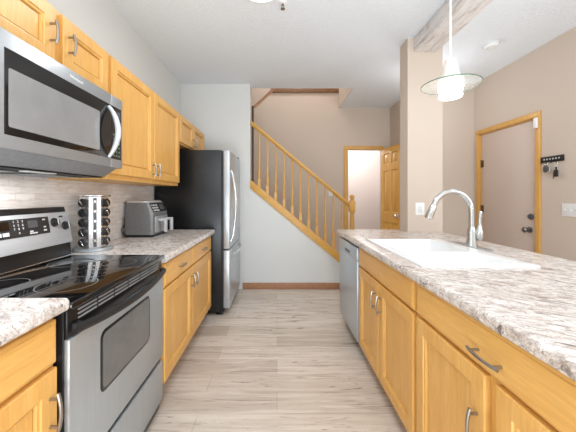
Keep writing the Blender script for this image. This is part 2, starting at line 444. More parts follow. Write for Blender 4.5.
# painted entry door in the right wall
d2 = struct_root('door_2', (XR, 3.25, 0))
cas = MB().box(XR-.018, XR-.0005, DY0-.056, DY0, 0, DZ, .004).box(XR-.018, XR-.0005, DY1, DY1+.056, 0, DZ, .004)
cas.box(XR-.018, XR-.0005, DY0-.056, DY1+.056, DZ, DZ+.056, .004)
cas.box(XR, XR+.1, DY0, DY0+.012, 0, DZ).box(XR, XR+.1, DY1-.012, DY1, 0, DZ).box(XR, XR+.1, DY0, DY1, DZ-.012, DZ)
part('casing', cas, OAK['z'], d2)
leaf = part('door_leaf', MB().box(XR+.012, XR+.055, DY0+.015, DY1-.015, .01, DZ-.015, .002), DOOR_PAINT, d2)
for z in (.30, 1.08, 1.66):
    part('hinge', MB().box(XR+.004, XR+.0115, DY1-.05, DY1-.013, z-.045, z+.045, .002).lathe([(.006, -.048), (.006, .048)], Matrix.Translation((XR+.004, DY1-.014, z)), 8), BRONZE, leaf)
KY = DY0+.085
part('door_knob', MB().lathe([(.033, 0), (.033, .007), (.014, .012), (.013, .034), (.026, .045), (.030, .06), (.02, .072), (.004, .075)], AX((XR+.0115, KY, .89), (-1, 0, 0)), 20), steel('dark_nickel', (140, 138, 136), .2, .9), leaf)
part('deadbolt', MB().lathe([(.031, 0), (.031, .012), (.024, .02), (.012, .022), (.012, .03), (.003, .031)], AX((XR+.0115, KY-.02, 1.03), (-1, 0, 0)), 20).box(XR-.03, XR-.012, KY-.024, KY-.016, 1.012, 1.048, .003), DARK_GREY, leaf)

# =================================================================== BUILD HELPERS FOR CABINETS
def door_front(parent, name, X, s, y0, y1, z0, z1, grain='z', stile=.058, t=.02, flat=False):
    """a framed door or plain drawer front on the plane X facing s"""
    def R(k, w_): return [(X+s*w_, y0+k, z0+k), (X+s*w_, y1-k, z0+k), (X+s*w_, y1-k, z1-k), (X+s*w_, y0+k, z1-k)]
    if flat:
        return part(name, MB().loft([R(0, 0), R(0, t-.007), R(.003, t-.004), R(.009, t-.003), R(.012, t)]), OAK[grain], parent, ang=20)
    mb = MB().loft([R(0, 0), R(0, t-.004), R(.004, t), R(stile, t), R(stile+.003, t-.005), R(stile+.010, t-.006), R(stile+.013, t-.013), R(stile+.0135, .001), R(0, 0)], False, False)
    d = part(name, mb, OAK[grain], parent, ang=20)
    part('panel', MB().box(min(X+s*.003, X+s*(t-.0135)), max(X+s*.003, X+s*(t-.0135)), y0+stile+.0175, y1-stile-.0175, z0+stile+.0175, z1-stile-.0175), OAK[grain], d)
    return d
def pull(parent, X, s, y, z, vert=True, L=.115):
    """bowed bar pull on two posts"""
    mb = MB(); P = lambda a, w_: (X+s*w_, y, z+a) if vert else (X+s*w_, y+a, z)
    h = L/2
    mb.tube([P(-h+h*2*k/12, .024+.009*(1-((k-6)/6)**2)) for k in range(13)], .0052, 8)
    for a in (-h*.72, h*.72): mb.tube([P(a, 0), P(a, .027)], .0048, 8)
    return part('handle', mb, NICKEL, parent)
def cabinet(label, X, s, back, y0, y1, z0, z1, toe=True, name='base_cabinet', hollow=False):
    root = thing(name, label, 'cabinet', ((X+back)/2, (y0+y1)/2, 0 if toe else z0))
    lo, hi = min(X, back), max(X, back)
    if hollow:      # open-topped carcass: front, back, two sides and a floor
        a, b_ = y0+.0005, y1-.0005
        loopo = lambda z: [(lo, a, z), (hi, a, z), (hi, b_, z), (lo, b_, z)]
        t = .018
        loopi = lambda z: [(lo+t, a+t, z), (hi-t, a+t, z), (hi-t, b_-t, z), (lo+t, b_-t, z)]
        part('body', MB().loft([loopo(z0), loopo(z1), loopi(z1), loopi(z0+t)]), OAK['z'], root)
    else:
        part('body', MB().box(lo, hi, y0+.0005, y1-.0005, z0, z1, .001, 1), OAK['z'], root)
    if toe:
        a, b_ = X-s*(.085 if s > 0 else .07), back
        part('toe_kick', MB().box(min(a, b_), max(a, b_), y0+.0005, y1-.0005, 0, z0), TOE, root)
    return root

# =================================================================== LEFT SIDE: BASE CABINETS AND TOPS
FXL = -.672; TOPZ = .905; UND = .860; LW = XL+.0115
cb = cabinet('honey oak base cabinet with two drawers over two doors, between stove and refrigerator', FXL, 1, XL+.02, 1.618, 2.785, .145, UND-.001)
m = 2.165
for a, b_ in ((1.628, m-.006), (m+.006, 2.775)):
    d = door_front(cb, 'drawer', FXL+.0005, 1, a, b_, .712, .846, 'y', flat=True); pull(d, FXL+.0205, 1, (a+b_)/2, .78, False, .1)
for a, b_, hy in ((1.628, m-.006, m-.04), (m+.006, 2.775, m+.04)):
    d = door_front(cb, 'door', FXL+.0005, 1, a, b_, .155, .70); pull(d, FXL+.0205, 1, hy, .60, True, .1)
FXN = -.695; NZ = .925
cb = cabinet('honey oak base cabinet at left bottom corner, in front of the stove', FXN, 1, XL+.02, .20, .870, .12, NZ-.041)
d = door_front(cb, 'drawer', FXN+.0005, 1, .21, .862, .735, .866, 'y', flat=True)
d = door_front(cb, 'door', FXN+.0005, 1, .21, .862, .13, .72); pull(d, FXN+.0205, 1, .862-.03, .60)
fr = lambda X: (lambda a, b_: abs(a.x-X) < 1e-5 and abs(b_.x-X) < 1e-5 and abs(a.z-b_.z) < 1e-5)
def slab(name, label, x0, x1, y0, y1, X, z0=UND, z1=TOPZ):
    mb = MB().cells([x0, x1], [y0, y1], set(), z0, z1, fr(X), .013, 4)
    return solo(name, mb, STONE, label, 'countertop')
slab('countertop', 'speckled grey laminate countertop under the air fryer and spice rack', LW, -.632, 1.614, 2.845, -.632)
slab('countertop', 'speckled grey laminate countertop in the left foreground before the stove', LW, -.652, .2, .879, -.652, NZ-.04, NZ)

# =================================================================== STOVE
R0, R1 = .8805, 1.612
rg = thing('stove', 'stainless steel electric stove with black glass cooktop and control backguard', 'stove', (-.95, (R0+R1)/2, 0))
part('body', MB().box(-1.27, -.674, R0+.003, R1-.003, .03, .883, .003), BLACK, rg)
part('plinth', MB().box(-1.2, -.73, R0+.02, R1-.02, 0, .03), BLACK_PLASTIC, rg)
part('cooktop', MB().box(-1.18, -.645, R0, R1, .884, .908, .006, 3), BLACK_GLASS, rg)
def ring(cx, cy, r):
    return MB().lathe([(r, 0), (r, .0003), (r-.004, .0003), (r-.004, 0)], Matrix.Translation((cx, cy, .9081)), 40, False, False)
for cx, cy, r in ((-.80, 1.07, .10), (-.80, 1.42, .08), (-1.04, 1.07, .075), (-1.04, 1.42, .10)):
    part('burner_marking', ring(cx, cy, r), MARK_DIM, rg)
# backguard
part('backguard', MB().prism([(-1.273, .8845), (-1.1815, .8845), (-1.1815, .915), (-1.190, .990), (-1.220, 1.155), (-1.216, 1.160), (-1.223, 1.184), (-1.273, 1.184)], 'y', R0, R1-.002, .003), BLACK, rg)
FXB = lambda z: -1.1735-(z-.995)*.178
cp = part('control_panel', MB().prism([(-1.189, .982), (-1.1725, .985), (FXB(1.156), 1.156), (-1.219, 1.156)], 'y', R0+.002, R1-.004, .002), STEEL_Y, rg)
part('trim_strip', MB().box(-1.181, -1.171, R0+.002, R1-.002, .9085, .915, .001), CHROME, rg)
def face(z0, z1, y0, y1, d0, d1, mb=None):
    mb = mb or MB()
    q = lambda d: [(FXB(z0)+d, y0, z0), (FXB(z0)+d, y1, z0), (FXB(z1)+d, y1, z1), (FXB(z1)+d, y0, z1)]
    return mb.loft([q(d0), q(d1)])
dp = part('display_panel', face(1.055, 1.138, .985, 1.462, .0003, .002), plain('panel_black', (38, 38, 39), .3), cp)
part('clock_window', face(1.092, 1.130, 1.09, 1.245, .0021, .003), BLACK_GLASS, dp)
part('timer_window', face(1.092, 1.126, 1.340, 1.392, .0021, .003), DARK_GREY, dp)
NRM = Vector((1, 0, .178)).normalized(); UPV = Vector((-.178, 0, 1)).normalized()
def faceM(y, z, d):
    p = Vector((FXB(z), y, z)) + NRM*d
    return Matrix(((0, UPV.x, NRM.x, p.x), (1, 0, 0, p.y), (0, UPV.z, NRM.z, p.z), (0, 0, 0, 1)))
bt = MB()
for k, ch in enumerate('123456789'):
    M = faceM(1.268+.022*(k % 3), 1.126-.017*(k//3), .0024)
    tm = text_mb(ch, .015, M); bt.add(tm.v, tm.f)
tm = text_mb('0', .015, faceM(1.290, 1.073, .0024)); bt.add(tm.v, tm.f)
part('keypad_digits', bt, MARK, dp)
for y, w_ in ((1.105, .03), (1.145, .03), (1.19, .03), (1.225, .03)):
    part('button', face(1.066, 1.082, y-w_/2, y+w_/2, .0021, .0026), MARK, dp)
for y0, y1, z0, z1 in ((1.345, 1.363, 1.070, 1.078), (1.343, 1.385, 1.062, 1.068), (1.424, 1.442, 1.068, 1.076), (1.426, 1.440, 1.085, 1.092), (1.424, 1.440, 1.122, 1.128)):
    part('indicator', face(z0, z1, y0, y1, .0021, .0026), MARK, dp)
for y, z in ((1.498, 1.104), (1.570, 1.080), (.985-.037, 1.104), (.918, 1.080)):
    k = part('knob', MB().lathe([(.024, .0003), (.024, .004), (.019, .007), (.017, .02), (.014, .022)], faceM(y, z, 0), 24), BLACK_PLASTIC, cp)
    part('pointer', MB().box(-.003, .003, -.016, .018, .0222, .026, .001, 1, faceM(y, z, 0)), PALE_GREY, k)
part('badge', face(1.128, 1.136, 1.535, 1.562, .0003, .001), BLACK, cp)
SLAT = plain('slat_grey', (150, 150, 151), .4, .3)
# vent under the cooktop
DX = -.655                                                      # front of the oven door
vt = part('vent_trim', MB().box(-.6735, DX-.008, R0+.004, R1-.004, .792, .883, .003), BLACK, rg)
for g in range(6):
    ya = R0+.05+g*.106
    for k in range(3): part('vent_slat', MB().box(DX-.0078, DX-.003, ya, ya+.095, .838+k*.014, .844+k*.014, .001, 1), SLAT, vt)
dr = part('oven_door', MB().box(-.6735, DX, R0+.003, R1-.002, .332, .790, .004), STEEL, rg)
def rr_yz(X, y0, y1, z0, z1, r): return [(X, p[0], p[1]) for p in rrect(y0, y1, z0, z1, r, 0)]
part('window_border', MB().loft([rr_yz(DX+.0003, 1.038, 1.440, .504, .740, .03), rr_yz(DX+.002, 1.040, 1.438, .506, .738, .03)]), BLACK, dr)
part('window_glass', MB().loft([rr_yz(DX+.0021, 1.050, 1.428, .516, .728, .024), rr_yz(DX+.0028, 1.050, 1.428, .516, .728, .024)]), OVEN_GLASS, dr)
hd = [(DX+.008+.024*(1-((k-10)/10)**2), R0+.014+(R1-R0-.018)*k/20, .818-.020*(1-((k-10)/10)**2)) for k in range(21)]
hb = MB().tube(hd, .0115, 10, 1.35)
for y in (R0+.03, R1-.022): hb.box(DX-.004, DX+.014, y-.016, y+.016, .802, .836, .005)
part('door_handle', hb, BLACK_PLASTIC, dr)
part('drawer', MB().box(-.6735, DX-.001, R0+.003, R1-.002, .085, .308, .004), STEEL, rg)

# =================================================================== MICROWAVE
mw = thing('microwave', 'stainless steel over-the-range microwave with bowed handle, mounted above stove', 'microwave', (-1.07, 1.18, 1.393))
part('body', MB().prism([(XL+.012, 1.352), (-.955, 1.352), (-.882, 1.402), (-.882, 1.770), (XL+.012, 1.770)], 'y', .803, 1.553, .002), plain('microwave_case_grey', (150, 151, 153), .45, .3, .04, 50), mw)
MST = steel('microwave_steel', (172, 175, 178), .36, .65, 'y')
md = part('door', MB().box(-.8815, -.858, .800, 1.446, 1.395, 1.772, .004), MST, mw)
g = part('door_glass', MB().box(-.8585, -.8565, .880, 1.4455, 1.440, 1.716, .0008, 1), BLACK_GLASS, md)
part('window', MB().loft([rr_yz(-.8564, .893, 1.352, 1.466, 1.655, .006), rr_yz(-.8558, .893, 1.352, 1.466, 1.655, .006)]), MICRO_GLASS, g)
hp_ = [(-.853+.048*math.sin(PI*k/20)**.8, 1.420, 1.700-.256*k/20) for k in range(21)]
part('handle', MB().tube(hp_, [.008+.006*math.sin(PI*k/20) for k in range(21)], 12, 1.0), PALE_GREY, md)
pn = part('control_panel', MB().box(-.8815, -.858, 1.4485, 1.555, 1.395, 1.772, .004), MST, mw)
kg = part('panel_glass', MB().box(-.8585, -.8565, 1.449, 1.540, 1.440, 1.716, .0008, 1), BLACK_GLASS, pn)
ks = MB()
for r in range(6):
    for q in range(3):
        ks.box(-.8566, -.8561, 1.466+q*.024, 1.476+q*.024, 1.455+r*.022, 1.461+r*.022)
part('key_markings', ks, GREEN_MARK, kg)
part('display', MB().box(-.8566, -.8560, 1.46, 1.53, 1.66, 1.695), DARK_GREY, kg)
part('underside', MB().box(XL+.02, -.965, .81, 1.548, 1.345, 1.3515, .002), BLACK_PLASTIC, mw)
for y0, y1 in ((.86, 1.12), (1.22, 1.48)):
    f = part('grease_filter', MB().box(-1.22, -1.03, y0, y1, 1.3415, 1.3448, .001, 1), DARK_GREY, mw)
    for k in range(7): part('filter_slat', MB().box(-1.21+k*.026, -1.198+k*.026, y0+.01, y1-.01, 1.3400, 1.3414), STEEL, f)
area('microwave_lamp', (-.995, 1.17, 1.338), (0, 0, 0), .03, .12, 1.5, (.97, .975, 1))
part('lamp_cover', MB().box(-1.015, -.975, 1.10, 1.24, 1.3410, 1.3448, .001, 1), OFFWHITE, mw)
M = wallM(-.8579, 1)
part('logo', text_mb('Whirlpool', .019, Matrix.Translation((0, 1.20, 1.744)) @ Matrix(((0, 0, 1, -.8579), (1, 0, 0, 0), (0, 1, 0, 0), (0, 0, 0, 1))), .0004), OFFWHITE, md)

# =================================================================== UPPER CABINETS
UX = -.95; UF = UX+.0005; UZ0, UZ1 = 1.34, 2.047
def upper(label, y0, y1, z0, doors, hz):
    cb = cabinet(label, UX, 1, XL+.001, y0, y1, z0, UZ1, False, 'wall_cabinet')
    for a, b_, hy in doors:
        d = door_front(cb, 'door', UF, 1, a, b_, z0+(.03 if z0 < 1.5 else .015), UZ1-.012, 'z', .055)
        if hy is not None: pull(d, UF+.02, 1, hy, hz, True, .095)
    return cb
upper('short two-door oak wall cabinet above the microwave', .80, 1.558, 1.777, ((.81, 1.178, 1.148), (1.220, 1.548, 1.250)), 1.918)
upper('tall two-door oak wall cabinet between microwave and refrigerator', 1.560, 2.683, UZ0, ((1.578, 2.115, 2.085), (2.129, 2.672, 2.16)), 1.44)
upper('short two-door oak wall cabinet over the refrigerator', 2.685, 3.60, 1.755, ((2.70, 3.125, 3.10), (3.137, 3.59, 3.165)), 1.83)

# =================================================================== REFRIGERATOR
F0, F1 = 2.91, 3.695
fg = thing('refrigerator', 'black-sided refrigerator with stainless doors and bottom freezer', 'refrigerator', (-.88, (F0+F1)/2, 0))
part('body', MB().box(-1.27, -.577, F0, F1, .035, 1.725, .006), BLACK_SIDE, fg)
part('gasket', MB().box(-.5765, -.560, F0+.008, F1-.008, .06, 1.715), BLACK_PLASTIC, fg)
u = part('door', MB().box(-.5595, -.490, F0, F1, .692, 1.722, .010, 3), FRIDGE_STEEL, fg)
fz = part('freezer_drawer', MB().box(-.5595, -.490, F0, F1, .075, .680, .010, 3), FRIDGE_STEEL, fg)
hh = [(-.487+.052*math.sin(PI*k/16)**.7, F0+.055, .76+.76*k/16) for k in range(17)]
part('handle', MB().tube(hh, .012, 10), CHROME, u)
hh = [(-.487+.050*math.sin(PI*k/16)**.7, F0+.05+(F1-F0-.1)*k/16, .625) for k in range(17)]
part('handle', MB().tube(hh, .011, 10), CHROME, fz)
part('hinge_cover', MB().box(-.60, -.50, F1-.07, F1-.01, 1.7255, 1.745, .005), BLACK_PLASTIC, fg)
part('base_grille', MB().box(-.60, -.565, F0+.01, F1-.01, .012, .034, .003), BLACK_PLASTIC, fg)
for y in (F0+.05, F1-.05):
    for x in (-.62, -1.2):
        part('foot', MB().lathe([(.02, 0), (.022, .008), (.012, .012), (.012, .036)], Matrix.Translation((x, y, 0)), 12), BLACK_PLASTIC, fg)

# =================================================================== AIR FRYER
A0, A1 = 2.285, 2.60; AXB, AXF = -1.250, -1.018; AZ = TOPZ
af = thing('air_fryer', 'grey two-basket air fryer on the counter beside the refrigerator', 'air fryer', ((AXB+AXF)/2, (A0+A1)/2, AZ))
part('base', MB().loft([rrect(AXB+.012, AXF-.006, A0+.012, A1-.012, .03, AZ), rrect(AXB+.005, AXF, A0+.004, A1-.004, .04, AZ+.022)]), BLACK_PLASTIC, af)
body = [rrect(AXB, AXF+.004, A0, A1, .024, AZ+.0225), rrect(AXB, AXF+.004, A0, A1, .024, AZ+.20), rrect(AXB+.002, AXF-.035, A0+.004, A1-.004, .022, AZ+.285)]
part('housing', MB().loft(body), FRYER_GREY, af)
part('lid', MB().loft([rrect(AXB+.004, AXF-.04, A0+.006, A1-.006, .04, AZ+.2855), rrect(AXB+.004, AXF-.042, A0+.006, A1-.006, .04, AZ+.297), rrect(AXB+.02, AXF-.058, A0+.02, A1-.02, .03, AZ+.303)]), PALE_GREY, af)
for a, b_ in ((A0+.03, (A0+A1)/2-.003), ((A0+A1)/2+.003, A1-.03)):
    bk = part('basket', MB().box(AXF+.0045, AXF+.014, a, b_, AZ+.035, AZ+.17, .004), FRYER_FRONT, af)
    y = (a+b_)/2
    part('handle', MB().box(AXF+.0145, AXF+.085, y-.016, y+.016, AZ+.128, AZ+.150, .006).box(AXF+.062, AXF+.085, y-.016, y+.016, AZ+.036, AZ+.146, .006), PALE_GREY, bk)
def fry(y0, y1, z0, z1, d0, d1, mb=None):
    mb = mb or MB(); X = lambda z: AXF+.004-(z-AZ-.20)*.039/.085
    q = lambda d: [(X(z0)+d, y0, z0), (X(z0)+d, y1, z0), (X(z1)+d, y1, z1), (X(z1)+d, y0, z1)]
    return mb.loft([q(d0), q(d1)])
pn = part('control_panel', fry(A0+.022, A1-.03, AZ+.208, AZ+.279, .0008, .003), BLACK_GLASS, af)
ic = MB()
for k in range(4):
    for r in range(3): fry(A0+.032+k*.030, A0+.050+k*.030, AZ+.214+r*.021, AZ+.227+r*.021, .0031, .004, ic)
part('control_icons', ic, MARK, pn)
part('display', fry(A1-.14, A1-.06, AZ+.222, AZ+.268, .0031, .004), DARK_GREY, pn)
cord = [(AXB+.01, A0+.11, AZ+.085), (AXB-.02, A0+.08, AZ+.095), (XL+.03, A0+.02, AZ+.10), (XL+.022, A0-.01, AZ+.065), (XL+.03, A0, AZ+.03), (XL+.05, A0+.01, AZ+.006), (AXB+.02, A0+.005, AZ+.005), (AXB+.07, A0+.02, AZ+.006)]
part('power_cord', MB().tube(cord, .0042, 8), BLACK_PLASTIC, af)
ol = thing('wall_outlet', 'white outlet plate on the tile backsplash behind the air fryer', 'outlet', (XL+.012, 2.34, 1.065))
part('plate', MB().box(XL+.0115, XL+.018, 2.305, 2.375, 1.065, 1.18, .002), WHITE, ol)
part('socket', MB().box(XL+.0181, XL+.022, 2.322, 2.358, 1.078, 1.118, .003).box(XL+.0181, XL+.022, 2.322, 2.358, 1.127, 1.167, .003), OFFWHITE, ol)

# =================================================================== SPICE RACK
FA = math.radians(-52)
SP = Vector((-1.162, 1.775, TOPZ))
sr = thing('spice_rack', 'round chrome revolving spice rack on counter next to stove backguard', 'spice rack', SP)
T0 = Matrix.Translation(SP)
part('base', MB().lathe([(.103, 0), (.108, .004), (.108, .014), (.102, .019), (.03, .022)], T0, 40), STEEL, sr)
oct_ = lambda r, z: [(r*math.cos(PI/8+PI/4*k), r*math.sin(PI/8+PI/4*k), z) for k in range(8)]
tw = part('tower', MB().loft([oct_(.082, .0225), oct_(.082, .335)], M=T0 @ Matrix.Rotation(FA+PI/2, 4, 'Z')), steel('polished_panel', (226, 227, 229), .24, .9), sr, ang=20)
part('top', MB().lathe([(.090, .3355), (.095, .339), (.095, .345), (.088, .348), (.01, .350)], T0, 40), CHROME, sr)
# slots of the facet between the jar columns
FM = lambda z: T0 @ Matrix.Rotation(FA, 4, 'Z') @ Matrix.Translation((.082*math.cos(PI/8), 0, z))
strip = part('slot_strip', MB().box(.0004, .002, -.009, .009, -.150, .150, .0005, 1, FM(.178)), DARK_GREY, tw)
for k in range(5):
    part('clip', MB().box(.0022, .006, -.007, .007, -.004, .012, .001, 1, FM(.062+k*.060)), CHROME, strip)
ORD = ['bottom', 'fourth from the top', 'third from the top', 'second from the top', 'topmost']
def jar(ang, k, label):
    p = SP + Vector((math.cos(ang)*.0762, math.sin(ang)*.0762, .058+k*.060))
    j = thing('spice_jar', label, 'jar', p, 'spice jars in the chrome rack')
    M = AX(p, (math.cos(ang), math.sin(ang), -.05))
    part('glass', MB().lathe([(.0205, .0005), (.0215, .002), (.0215, .004)], M, 16), JAR_SPICE, j)
    part('cap', MB().lathe([(.0245, .0045), (.0265, .007), (.0265, .018), (.0225, .022), (.004, .022)], M, 8), BLACK_PLASTIC, j, ang=20)
    part('cap_glint', MB().box(-.004, .004, -.018, .018, .0222, .0236, .0004, 1, M @ Matrix.Rotation(.6, 4, 'Z')), CHROME, j)  # reflection on the lid, built as a slanted chrome bar
for k in range(5):
    jar(FA-math.radians(45), k, 'black-capped spice jar, %s in the left column of the chrome rack' % ORD[k])
    jar(FA+math.radians(45), k, 'black-capped spice jar, %s in the right column of the chrome rack' % ORD[k])

# =================================================================== PENINSULA
FXR = .650; PB = 1.23
cb = cabinet('honey oak sink cabinet with two doors under a plain front, next to dishwasher', FXR, -1, PB, 1.284, 2.168, .09, UND-.001, hollow=True)
door_front(cb, 'front_panel', FXR-.0005, -1, 1.298, 2.155, .715, .852, 'y', flat=True)
m = 1.735
for a, b_, hy in ((1.298, m-.008, m-.045), (m+.008, 2.155, m+.045)):
    d = door_front(cb, 'door', FXR-.0005, -1, a, b_, .105, .70); pull(d, FXR-.0205, -1, hy, .585)
cb = cabinet('honey oak cabinet with one wide drawer over two doors in right foreground', FXR, -1, PB, .375, 1.282, .09, UND-.001)
d = door_front(cb, 'drawer', FXR-.0005, -1, .39, 1.268, .715, .852, 'y', flat=True); pull(d, FXR-.0205, -1, .83, .765, False, .125)
m = .83
for a, b_, hy in ((.39, m-.02, m-.055), (m+.02, 1.268, m+.05)):
    d = door_front(cb, 'door', FXR-.0005, -1, a, b_, .105, .70); pull(d, FXR-.0205, -1, hy, .52)

dw = thing('dishwasher', 'stainless steel dishwasher at the far end of the peninsula', 'dishwasher', (.92, 2.49, 0))
part('body', MB().box(.660, PB, 2.172, 2.800, .10, .855), BLACK, dw)
part('toe_panel', MB().box(.70, PB, 2.18, 2.795, 0, .099), BLACK_PLASTIC, dw)
dd = part('door', MB().box(.625, .6595, 2.185, 2.798,   .105, .735, .004), BLUE_STEEL, dw)
cp = part('control_panel', MB().box(.623, .6595, 2.185, 2.798, .737, .838, .004), BLUE_STEEL, dw)
part('handle_pocket', MB().box(.6215, .6228, 2.40, 2.56, .752, .778, .0005, 1), BLACK, cp)

# worktop with the hole of the sink and the notch round the column
SX0, SX1, SY0, SY1 = .69, 1.248, 1.325, 2.175
top = MB().cells([.609, SX0+.02, CX0-.002, SX1-.02+.02, 1.55][:3]+[SX1-.012, 1.55] if False else [.609, SX0+.02, SX1-.022, CX0-.002, 1.55],
                 [.2, SY0+.02, SY1-.02, CY0-.002, 2.845], {(1, 1), (3, 3)}, UND, TOPZ, fr(.609), .013, 4)
pt = solo('countertop', top, STONE, 'wide speckled laminate countertop of the peninsula holding the white sink', 'countertop')

sk = thing('sink', 'white double-bowl drop-in sink set in the peninsula countertop', 'sink', ((SX0+SX1)/2, (SY0+SY1)/2, TOPZ))
bx0, bx1 = SX0+.045, SX1-.085; DVY = 1.645
outer = lambda a, b_: abs(a.z-b_.z) < 1e-5 and a.z > TOPZ+.008 and (min(a.x, b_.x) < SX0+1e-4 and max(a.x, b_.x) < SX0+1e-4 or min(a.x, b_.x) > SX1-1e-4 or max(a.y, b_.y) < SY0+1e-4 or min(a.y, b_.y) > SY1-1e-4)
rim = MB().cells([SX0, bx0, bx1, SX1], [SY0, SY0+.045, DVY-.018, DVY+.018, SY1-.045, SY1], {(1, 1), (1, 3)}, TOPZ+.0005, TOPZ+.011, outer, .008, 3)
part('rim', rim, SINK, sk)
for a, b_ in ((SY0+.045, DVY-.018), (DVY+.018, SY1-.045)):
    bw = MB().loft([rrect(bx0, bx1, a, b_, .001, TOPZ+.011), rrect(bx0+.002, bx1-.002, a+.002, b_-.002, .03, TOPZ+.004), rrect(bx0+.012, bx1-.012, a+.012, b_-.012, .05, TOPZ-.15),
                    rrect(bx0+.03, bx1-.03, a+.03, b_-.03, .05, TOPZ-.175), rrect(bx0+.06, bx1-.06, a+.06, b_-.06, .03, TOPZ-.18)], False, True)
    bo = part('bowl', bw, SINK, sk)
    part('drain', MB().lathe([(.04, 0), (.04, .003), (.03, .004), (.028, .001), (.004, .001)], Matrix.Translation(((bx0+bx1)/2, (a+b_)/2, TOPZ-.1798)), 24), CHROME, bo)

FC = Vector((1.292, 1.86, TOPZ))
fc = thing('faucet', 'brushed steel gooseneck faucet with side lever behind the white sink', 'faucet', FC)
part('base_plate', MB().loft([rrect(FC.x-.036, FC.x+.036, FC.y-.165, FC.y+.165, .0355, TOPZ), rrect(FC.x-.036, FC.x+.036, FC.y-.165, FC.y+.165, .0355, TOPZ+.007), rrect(FC.x-.032, FC.x+.032, FC.y-.160, FC.y+.160, .0315, TOPZ+.010)]), steel('faucet_plate', (178, 179, 180), .3, .7, 'y'), fc)
part('body', MB().lathe([(.034, .0105), (.032, .03), (.027, .055), (.026, .10), (.022, .12), (.018, .135)], Matrix.Translation(FC), 20), FAUCET, fc)
P = lambda px, py: (( px-277)*FC.y/280, FC.y, H-(py-196)*FC.y/280)
neck = [(FC.x, FC.y, TOPZ+.12), (FC.x, FC.y, TOPZ+.20)] + [(FC.x-.128+.128*math.cos(a), FC.y, 1.141+.135*math.sin(a)) for a in [PI*k/14*.90 for k in range(1, 15)]]
part('neck', MB().tube(neck, .0175, 14), FAUCET, fc)
e = Vector(neck[-1]); dirn = (e-Vector(neck[-2])).normalized()
part('spray_head', MB().tube([e+dirn*.001, e+dirn*.012, e+dirn*.04, e+dirn*.085, e+dirn*.095], [.018, .021, .023, .0255, .023], 16), FAUCET, fc)
lv = FC+Vector((.036, -.012, 0))
part('lever', MB().lathe([(.010, .045), (.022, .060), (.026, .085), (.024, .105), (.015, .130), (.0105, .155), (.010, .195), (.012, .232), (.010, .240)], Matrix.Translation(lv) @ Matrix.Rotation(.06, 4, 'Y'), 16), FAUCET, fc)

# =================================================================== PENDANT LAMP
PX, PY, PZ = 1.084, 1.75, 1.940
pl = thing('pendant_lamp', 'white pendant lamp with clear glass disc hanging above the peninsula', 'pendant lamp', (PX, PY, PZ-.081))
Tm = Matrix.Translation((PX, PY, PZ))
part('canopy', MB().lathe([(.055, CZ-PZ-.0005), (.055, CZ-PZ-.012), (.03, CZ-PZ-.028), (.008, CZ-PZ-.035)], Tm, 24), WHITE, pl)
part('stem', MB().lathe([(.0055, .158), (.0055, CZ-PZ-.03)], Tm, 10), WHITE, pl)
tilt = Tm @ Matrix.Rotation(math.radians(1.5), 4, 'Y')
gd = part('glass_disc', MB().lathe([(.050, 0), (.100, -.003), (.163, -.007), (.163, -.001), (.100, .003), (.050, .006), (.050, 0)], tilt, 64, False, False), DISC_GLASS, pl)
part('rim', MB().lathe([(.1632, -.0075), (.1662, -.0055), (.1662, -.0025), (.1632, -.0005), (.1632, -.0075)], tilt, 64, False, False), RIM_GLASS, gd)
part('upper_shade', MB().lathe([(.012, .160), (.029, .156), (.036, .143), (.050, .060), (.061, .010)], Tm, 32, True, True), FROSTED, pl)
part('lower_shade', MB().lathe([(.062, -.002), (.071, -.010), (.071, -.022), (.065, -.028), (.068, -.038), (.063, -.045), (.066, -.074), (.061, -.081)], Tm, 32), glow('lit_frosted_glass', (255, 250, 242), 1.1), pl)
bulb('pendant_bulb', (PX, PY, PZ-.14), .2, .06, (1, .97, .94))

# =================================================================== CEILING FIXTURES
cl = thing('ceiling_light', 'round white dome light on the ceiling at the top edge', 'ceiling light', (-.115, 1.93, CZ-.11))
Tm = Matrix.Translation((-.115, 1.93, CZ))
part('rim', MB().lathe([(.175, -.0005), (.175, -.02), (.165, -.028)], Tm, 40), WHITE, cl)
part('dome', MB().lathe([(.160, -.029)]+[(.160*math.cos(a), -.029-.080*math.sin(a)) for a in [PI/2*k/9 for k in range(1, 9)]]+[(.004, -.109)], Tm, 40), glow('lit_dome', (255, 252, 246), 1.3), cl)
area('dome_lamp', (-.115, 1.93, CZ-.125), (0, 0, 0), .24, .24, 4, (.95, .975, 1)).data.shape = 'DISK'
sp = thing('fire_sprinkler', 'small metal fire sprinkler head on the ceiling beside the dome light', 'sprinkler', (.045, 2.17, CZ-.055))
Tm = Matrix.Translation((.045, 2.17, CZ))
part('escutcheon', MB().lathe([(.030, -.0005), (.028, -.006), (.012, -.010)], Tm, 20), WHITE, sp)
part('frame', MB().lathe([(.010, -.0101), (.008, -.025)], Tm, 12).tube([(.037, 2.17, CZ-.024), (.035, 2.17, CZ-.036), (.043, 2.17, CZ-.048)], .002, 6).tube([(.053, 2.17, CZ-.024), (.055, 2.17, CZ-.036), (.047, 2.17, CZ-.048)], .002, 6), NICKEL, sp)
part('deflector', MB().lathe([(.018, -.0485), (.018, -.051), (.003, -.053)], Tm, 12), NICKEL, sp)
sd = thing('smoke_detector', 'round white smoke detector on the ceiling right of the timber beam', 'smoke detector', (2.115, 2.76, CZ-.04))
Tm = Matrix.Translation((2.115, 2.76, CZ))
part('base', MB().lathe([(.066, -.0005), (.066, -.012)], Tm, 32), OFFWHITE, sd)
part('cover', MB().lathe([(.062, -.0125), (.060, -.028), (.050, -.038), (.02, -.041), (.004, -.041)], Tm, 32), WHITE, sd)
part('vent_ring', MB().lathe([(.038, -.0412), (.038, -.0425), (.033, -.0425), (.033, -.0412)], Tm, 24, False, False), OFFWHITE, sd)
